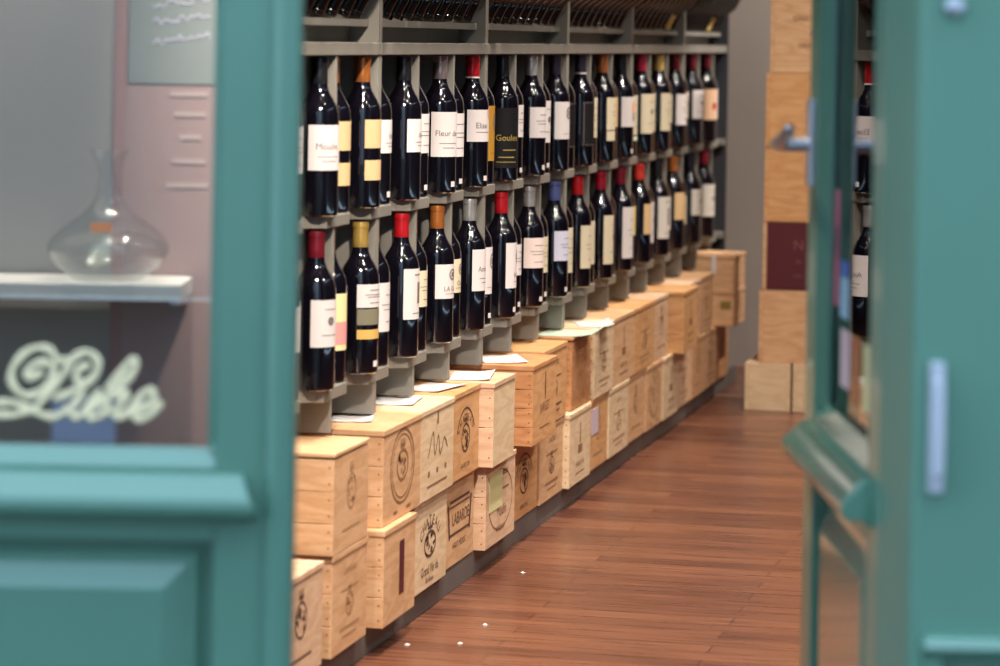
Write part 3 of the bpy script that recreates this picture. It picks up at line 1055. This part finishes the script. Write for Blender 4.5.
def crate(label, x, y0, y1, z0, h, depth, wd, stamp, ink='stamp', seed=0, planks=3, lid_gap=0.0, side_wood=None, front_wood=None, facing='aisle', group='wooden wine crates under the racks'):
    """x = aisle face. Parts in local space: +x aisle, y along the racks, z up."""
    r = empty('wine_crate', (x, y0, z0))
    tag(r, label, 'crate', group)
    w = y1 - y0
    fw = WOODS[front_wood if front_wood is not None else wd]
    sw = WOODS[side_wood if side_wood is not None else wd]
    lt = 0.011
    top = h - lt
    fp = MB().box(-0.018, 0, 0.001, w - .001, 0, top).build('front_panel', fw, r, bevel=0.0012)
    MB().box(-depth, -depth + .018, 0.001, w - .001, 0, top).build('end_panel', fw, r, bevel=0.0012)
    for ya, yb in ((0.0, 0.010), (w - 0.010, w)):
        sb = MB()
        ph = (top - 0.0) / planks
        for i in range(planks):
            sb.box(-depth + .0185, -.0185 if ya > 0 else -0.0005, ya, yb, i * ph + (0.0006 if i else 0), (i + 1) * ph - (0.0006 if i < planks - 1 else 0))
        sb.build('side_board', sw, r, bevel=0.001)
    MB().box(-depth + .0185, -.0185, .0105, w - .0105, 0.0, .009).build('base_board', sw, r)
    MB().box(-depth - .001, 0.002, -.002, w + .001, top + lid_gap, h).build('lid', sw, r, bevel=0.0012)
    nl = MB()
    for i in range(planks * 2):
        zz = top * (i + .5) / (planks * 2)
        nl.lathe([(0, 0), (.0018, 0), (.0014, .0008), (0, .0008)], 8).v
        k = len(nl.v) - 32
        for q in range(k, len(nl.v)):
            p = nl.v[q]
            nl.v[q] = Vector((-.0085 + p.x, -p.z + .0002, zz + p.y))
    nl.build('nail_row', M['iron'], r)
    if stamp and stamp != 'none':
        mb = stamp_for(stamp, w, h, seed)
        if mb.v:
            mb.xf(Matrix.Translation((0.0006, 0, 0)))
            s_ = mb.build('stamp', M[PLATE_M.get(stamp, ink)], fp)
            if stamp == 'plate':
                s_['label'] = 'upright maroon painted mark'
    return r


HC = 0.1805
ZLOW, ZUP = 0.0545, 0.0545 + HC + 0.001
# lower row: (x, y0, y1, wood, stamp, ink, label)
LOW = [
    (-1.441, 4.770, 5.034, 3, 'blot', 'stamp_dark', 'pale crate with a dark smudged mark, nearest the door, nothing stacked on it'),
    (-1.436, 5.076, 5.308, 0, 'lines', 'stamp_soft', 'lower-row crate with faint stamped lettering, second from the door'),
    (-1.420, 5.366, 5.602, 0, 'plate', 'stamp', 'lower-row crate with an upright maroon mark on its front'),
    (-1.442, 5.667, 5.945, 1, 'chateau_arch', 'stamp_dark', 'lower-row crate with arched lettering over a crest, fourth from the door'),
    (-1.454, 5.975, 6.238, 0, 'banner', 'stamp_dark', 'lower-row crate with a black banner stamp, fifth from the door'),
    (-1.430, 6.247, 6.535, 3, 'moulin', 'stamp', 'lower-row crate with a pale green paper stuck on its front'),
    (-1.453, 6.590, 6.880, 2, 'crest_arch', 'stamp_dark', 'lower-row orange-toned crate with an upright crest, under the jutting crate'),
    (-1.448, 6.888, 7.155, 0, 'lines', 'stamp', 'lower-row crate with lines of small stamped lettering, eighth from the door'),
    (-1.435, 7.170, 7.440, 1, 'bottle_sign', 'stamp', 'lower-row pale crate with a small dark emblem, ninth from the door'),
    (-1.442, 7.452, 7.706, 2, 'blot', 'stamp_soft', 'lower-row orange crate with a lilac oval sticker, tenth from the door'),
    (-1.440, 7.717, 8.000, 1, 'lines', 'stamp_soft', 'eleventh crate from the door in the lower row'),
    (-1.444, 8.012, 8.270, 0, 'blot', 'stamp_soft', 'twelfth crate from the door in the lower row'),
    (-1.440, 8.282, 8.535, 0, 'oval_crest', 'stamp_soft', 'thirteenth crate from the door in the lower row'),
    (-1.436, 8.545, 8.800, 1, 'bottle_sign', 'stamp', 'fourteenth crate from the door in the lower row'),
    (-1.442, 8.812, 9.070, 3, 'lines', 'stamp_soft', 'fifteenth crate from the door in the lower row'),
    (-1.440, 9.080, 9.335, 0, 'blot', 'stamp_soft', 'sixteenth crate from the door in the lower row'),
    (-1.442, 9.345, 9.600, 0, 'lines', 'stamp_soft', 'seventeenth crate from the door in the lower row'),
    (-1.444, 9.610, 9.868, 4, 'blot', 'stamp_soft', 'last lower-row crate, in shadow under the two flat crates'),
]
for i, (x, y0, y1, wd, st, ink, lb) in enumerate(LOW):
    crate(lb, x, y0, y1, ZLOW, HC, 0.36, wd, st, ink, i, planks=3 if i % 3 else 2, group='lower row of wooden wine crates')
UP = [
    (-1.434, 5.068, 5.300, 0, 'blot', 'stamp_soft', 'upper-row crate with a gapping lid, nearest the door'),
    (-1.432, 5.396, 5.680, 0, 'oval_crest', 'stamp', 'upper-row crate with a large oval crest, second from the door'),
    (-1.434, 5.686, 5.960, 1, 'script', 'stamp', 'upper-row pale crate with script lettering, third from the door'),
    (-1.440, 5.966, 6.214, 2, 'crest_arch', 'stamp_dark', 'upper-row honey crate with a dark crest, its lid slipped sideways'),
    (-1.411, 6.222, 6.432, 1, 'none', 'stamp', 'upper-row pale unmarked crate with wavy grain and rosy side boards'),
    (-1.401, 6.573, 6.835, 2, 'sarget', 'stamp', 'orange crate jutting out of the upper row, paper sheet on its lid'),
    (-1.444, 6.890, 7.165, 2, 'lines', 'stamp_dark', 'upper-row crate tucked behind the jutting orange one'),
    (-1.445, 7.232, 7.480, 4, 'none', 'stamp', 'upper-row russet crate with a pale green sheet hanging off its lid'),
    (-1.437, 7.486, 7.750, 1, 'lines', 'stamp_soft', 'upper-row pale crate just past the russet one'),
    (-1.440, 7.757, 8.072, 0, 'bottle_sign', 'stamp', 'tenth crate from the door in the upper row'),
    (-1.440, 8.080, 8.396, 2, 'lines', 'stamp_soft', 'eleventh crate from the door in the upper row'),
    (-1.442, 8.404, 8.640, 3, 'blot', 'stamp_soft', 'twelfth crate from the door in the upper row'),
    (-1.403, 8.680, 8.940, 2, 'bottle_sign', 'stamp', 'thirteenth upper-row crate from the door, jutting out past its neighbours'),
    (-1.436, 8.948, 9.210, 3, 'oval_crest', 'stamp', 'fourteenth crate from the door in the upper row'),
    (-1.440, 9.218, 9.480, 0, 'lines', 'stamp_soft', 'last full-height upper-row crate, before the two flat crates'),
]
ups = []
for i, (x, y0, y1, wd, st, ink, lb) in enumerate(UP):
    sw = {3: 2, 4: 3, 5: 4, 12: 2}.get(i)
    ups.append(crate(lb, x, y0, y1, ZUP, HC, 0.36, wd, st, ink, 40 + i, planks={4: 2, 5: 4}.get(i, 3), lid_gap=0.004 if i in (0, 7) else 0.0, side_wood=sw, group='upper row of wooden wine crates'))
# stickers belong to their crates
def on_crate(root, name, m, s0, s1, t0, t1, lab):
    p = [c for c in root.children if c.name.startswith('front_panel')][0]
    o = MB().box(0.0004, 0.0012, s0, s1, t0, t1).build(name, m, p)
    o['label'] = lab


lows = [o for o in COL.objects if o.get('group') == 'lower row of wooden wine crates']
on_crate(lows[5], 'paper_slip', M['sticky'], 0.03, 0.155, 0.075, 0.155, 'pale green paper slip')
on_crate(lows[9], 'sticker', M['lilac_st'], 0.03, 0.12, 0.09, 0.155, 'lilac sticker')
# white scratches on the near side of the jutting crate
sc = MB()
sc.tube(smooth_path([(-.088, -.0006, .045), (-.074, -.0006, .042), (-.072, -.0006, .03), (-.082, -.0006, .016)], 5), .0028, 6, flat=(Vector((0, 1, 0)), .0006))
sc.build('paint_mark', M['paper'], ups[5])['label'] = 'white hooked paint mark'
# the two flat crates at the far end
crate('lower of two flat crates with a small green label at the far end', -1.383, 9.572, 9.812, ZUP, 0.114, 0.44, 0, 'blot', 'stamp_soft', 70, planks=1, group='flat crates at the far end')
crate('upper of two flat crates with a white strap at the far end', -1.384, 9.574, 9.810, ZUP + .115, 0.112, 0.44, 0, 'none', 'stamp_soft', 71, planks=1, group='flat crates at the far end')
E_ = [o for o in COL.objects if o.get('group') == 'flat crates at the far end']
MB().box(-.045, -.012, -.0012, -.0002, .055, .08).build('sticker', mat('olive_sticker', rgb(132, 112, 52), .6), E_[0])['label'] = 'small olive sticker'
MB().box(-.075, -.062, -.0035, -.0021, .05, .1125).build('strap', M['paper'], E_[1])['label'] = 'white strap'


# crates stacked flat at the end of the aisle, fronts towards the door
def stack_crate(label, x0, x1, y, z0, h, wd, face=None, mark=None):
    r = empty('wine_crate', (x0, y, z0))
    tag(r, label, 'crate', 'crates stacked at the end of the aisle')
    w, dp, lt = x1 - x0, 0.34, 0.012
    rim = 0.012
    fp = MB().box(rim, w - rim, 0.0, 0.016, 0, h - .001).build('front_panel', M[face] if face else WOODS[wd], r, bevel=.001)
    MB().box(rim, w - rim, dp - .016, dp, 0, h - .001).build('end_panel', WOODS[wd], r)
    for a, b in ((0, rim - .0003), (w - rim + .0003, w)):
        MB().box(a, b, -.002, dp, 0, h - .001).build('side_board', WOODS[wd], r, bevel=.001)
    MB().box(rim, w - rim, .017, dp - .017, 0, .01).build('base_board', WOODS[wd], r)
    MB().box(rim, w - rim, .017, dp - .017, h - lt, h - .001).build('lid', WOODS[wd], r)
    if mark:
        mb = MB()
        for word, s, t, size in mark:
            vs, fs = text_geo(word, size)
            mb.add([(s + a, -.0008, t + b) for a, b in vs], fs)
        mb.build('stamp', M['maroon_print'] if face else M['stamp'], fp)
    return r


YF = 9.335
stack_crate('small pale crate standing on the floor under the crate tower', -1.311, -1.168, YF - .006, 0.0005, 0.149, 1)
stack_crate('small crate on the floor beside the open door, right of its twin', -1.160, -0.985, YF - .006, 0.0005, 0.149, 1)
stack_crate('crate just below the maroon one in the crate tower', -1.271, -0.960, YF, 0.150, 0.228, 0)
stack_crate('crate with a dark maroon front in the crate tower', -1.262, -0.950, YF, 0.379, 0.212, 0, face='maroon', mark=[('N', .112, .140, .045), ('du', .112, .09, .02), ('CRU', .112, .045, .016)])
stack_crate('honey crate directly above the maroon one in the tower', -1.261, -0.950, YF + .002, 0.592, 0.232, 2)
stack_crate('honey crate behind the lever handle, second above the maroon one', -1.260, -0.950, YF, 0.825, 0.232, 2)
stack_crate('topmost visible crate of the tower, with faint stamped lettering', -1.250, -0.940, YF + .002, 1.058, 0.236, 0, mark=[('CHATEAU', .125, .17, .024), ('du', .140, .125, .03), ('GRAND', .125, .085, .022)])


# ------------------------------------------------------------------ papers lying on the crates
def sheet(label, x, y, z, w, l, rz, m, curl=0.006, group='papers lying on the crates'):
    r = empty('paper_sheet', (x, y, z), rz)
    tag(r, label, 'paper', group)
    nx, ny = 8, 6
    vs, fs = [], []
    for i in range(nx + 1):
        for j in range(ny + 1):
            u, v = i / nx, j / ny
            zz = 0.0006 + curl * (max(0, u - .55) * 2.2) ** 2 * (0.6 + .4 * v)
            vs.append(((u - .5) * l, (v - .5) * w, zz))
    o = len(vs)
    vs += [(a, b, c - .0006) for a, b, c in vs]
    k = ny + 1
    for i in range(nx):
        for j in range(ny):
            q = (i * k + j, (i + 1) * k + j, (i + 1) * k + j + 1, i * k + j + 1)
            fs.append(q)
            fs.append(tuple(o + t for t in q[::-1]))
    edge = [i * k for i in range(nx + 1)] + [nx * k + j for j in range(1, k)] + [i * k + ny for i in range(nx - 1, -1, -1)] + [j for j in range(ny - 1, 0, -1)]
    for a, b in zip(edge, edge[1:] + edge[:1]):
        fs.append((b, a, o + a, o + b))
    MB().add(vs, fs, True).build('page', m, r)
    return r


ZT = ZUP + HC + .0012
sheet('white sheet on the lid of the pale script-lettered crate', -1.53, 5.84, ZT, .14, .10, .1, M['paper'], .004)
sheet('white sheet on the slipped lid of the honey crate', -1.51, 6.09, ZT, .15, .09, -.2, M['paper'], .004)
sheet('white sheet on the pale unmarked crate', -1.485, 6.33, ZT, .17, .09, .15, M['paper'], .006)
sheet('white sheet on the jutting orange crate', -1.50, 6.68, ZT, .15, .10, .4, M['paper'], .004)
sheet('pale green sheet on the lid of the russet crate', -1.47, 7.34, ZT, .18, .14, .0, M['paper_green'], .012)
sheet('white sheet curling off the pale crate past the russet one', -1.46, 7.59, ZT, .14, .09, .3, M['paper'], .012)
sheet('white sheet on the oval-crested crate', -1.535, 5.55, ZT, .12, .08, .2, M['paper'], .004)
for i, (x, y) in enumerate(((-1.407, 5.499), (-1.315, 5.542), (-1.310, 5.732), (-1.362, 6.314))):
    q = MB().add([(-.004, -.003, 0), (.005, -.004, 0), (.006, .004, 0), (-.003, .005, 0), (0, 0, .003)], [(0, 1, 4), (1, 2, 4), (2, 3, 4), (3, 0, 4), (3, 2, 1, 0)]).build('paper_scrap', M['paper'])
    q.location = (x, y, .0005)
    tag(q, 'tiny white scrap of paper on the floorboards, %s of four from the door' % ORD[i], 'scrap', 'white scraps on the floor')

# ------------------------------------------------------------------ light
w = bpy.data.worlds.new('street_sky')
S.world = w
w.use_nodes = True
bg = w.node_tree.nodes['Background']
bg.inputs['Color'].default_value = (0.54, 0.78, 1.0, 1)
bg.inputs['Strength'].default_value = 3.3
M['stone'] = noisy('pale_stone_front', rgb(176, 182, 192), rgb(186, 192, 202), 1.2, 0.9)


def slab(X0, X1, Z0, Z1, z0, z1):
    return facade(X0, X1, Z0, Z1, z0, z1)


struct('wall_street', slab(-16, 16, -6.5, -6.0, 0, 11), M['stone'], 'pale stone house front across the street')  # out of view; put in to screen the low sky and tint reflections
struct('wall_upper', slab(-8, 8, 3.46, 3.66, Z_CEIL, 5.6), M['stone'], 'pale stone house front above the shop')  # out of view; added to keep the sun off the doors
struct('wall_front_right', slab(1.6, 8, 3.46, 3.66, 0, Z_CEIL), M['stone'], 'pale stone house front right of the shop')
struct('wall_outer_left', slab(-8, -1.6, 3.46, 3.66, 0, Z_CEIL), M['stone'], 'pale stone house front left of the shop')
sl = bpy.data.lights.new('sun', 'SUN')
sl.energy = 2.6
sl.angle = math.radians(0.6)
sl.color = (1.0, 0.97, 0.92)
so = bpy.data.objects.new('sun', sl)
COL.objects.link(so)
so.location = (0, 0, 12)
dsun = W(0.25, -1.0) - W(0, 0)
so.rotation_euler = Vector((dsun.x, dsun.y, -1.15)).to_track_quat('-Z', 'Y').to_euler()


def spot(x, y, z, tx, ty, tz, power, size=80, rad=0.04, col=(1.0, 0.87, 0.72)):
    l = bpy.data.lights.new('ceiling_spot', 'SPOT')
    l.energy = power
    l.spot_size = math.radians(size)
    l.spot_blend = 0.6
    l.shadow_soft_size = rad
    l.color = col
    o = bpy.data.objects.new('ceiling_spot', l)
    COL.objects.link(o)
    o.location = (x, y, z)
    d = Vector((tx - x, ty - y, tz - z))
    o.rotation_euler = d.to_track_quat('-Z', 'Y').to_euler()
    return o


for i, y in enumerate((4.5, 5.2, 5.9, 6.6, 7.3, 8.0, 8.7)):
    spot(-0.92, y, 2.74, -1.30, y + .35, 0.3, (115, 125, 125, 115, 112, 118, 125)[i], 74, 0.035, (1.0, 0.90, 0.79))
for i, y in enumerate((4.6, 5.5, 6.4, 7.3)):
    spot(-0.15, y, 2.75, -1.2, y + .8, 0.2, (40, 38, 34, 28)[i], 76, 0.035, (1.0, 0.91, 0.81))  # dim fill row, added to lift the crate fronts
for i, y in enumerate((4.6, 6.4, 8.2)):
    spot(0.9, y, 2.75, -0.5, y + 1.3, 0.0, (130, 70, 60)[i], (56, 70, 70)[i], 0.04, (1.0, 0.90, 0.79))  # added fill row; the first throws a pool of light on the floor
spot(-0.86, 3.92, 2.1, -1.40, 5.5, 0.25, 240, 56, 0.04, (1.0, 0.87, 0.74))  # added low fill inside the door for the crates' near sides
spot(-0.15, 9.75, 2.7, -1.25, 10.62, 0.9, 300, 90, 0.05, (1.0, 0.92, 0.84))  # added fill behind the crate tower to brighten the end wall
spot(-1.40, 3.97, 2.5, -1.60, 4.36, 0.95, 130, 96, 0.04, (1.0, 0.93, 0.85))  # added fill to brighten the window display

# ------------------------------------------------------------------ camera
cam = bpy.data.cameras.new('camera')
co = bpy.data.objects.new('camera', cam)
COL.objects.link(co)
S.camera = co
cam.sensor_fit = 'HORIZONTAL'
cam.sensor_width = 36.0
cam.lens = 36.0 * F / 1000.0
cam.shift_x = -0.0051
cam.shift_y = -0.295
cam.clip_start = 0.05
cam.clip_end = 100
co.matrix_world = Matrix.Translation((0, 0, EYE)) @ Matrix.Rotation(PHI, 4, 'Z') @ Matrix.Rotation(PI / 2, 4, 'X') @ Matrix.Rotation(math.radians(1.0), 4, 'Z')
cam.dof.use_dof = True
cam.dof.focus_distance = 6.4
cam.dof.aperture_fstop = cam.lens / 1000.0 / 0.028
cam.dof.aperture_blades = 0

vs = S.view_settings
S.display_settings.display_device = 'sRGB'
vs.view_transform = 'Standard'
vs.look = 'None'
vs.gamma = 1.0
vs.exposure = 0.0
vs.use_curve_mapping = False
S.cycles.use_denoising = True
S.cycles.max_bounces = 10
S.cycles.transparent_max_bounces = 12
S.cycles.caustics_reflective = False
S.cycles.caustics_refractive = False
S.cycles.sample_clamp_indirect = 6.0
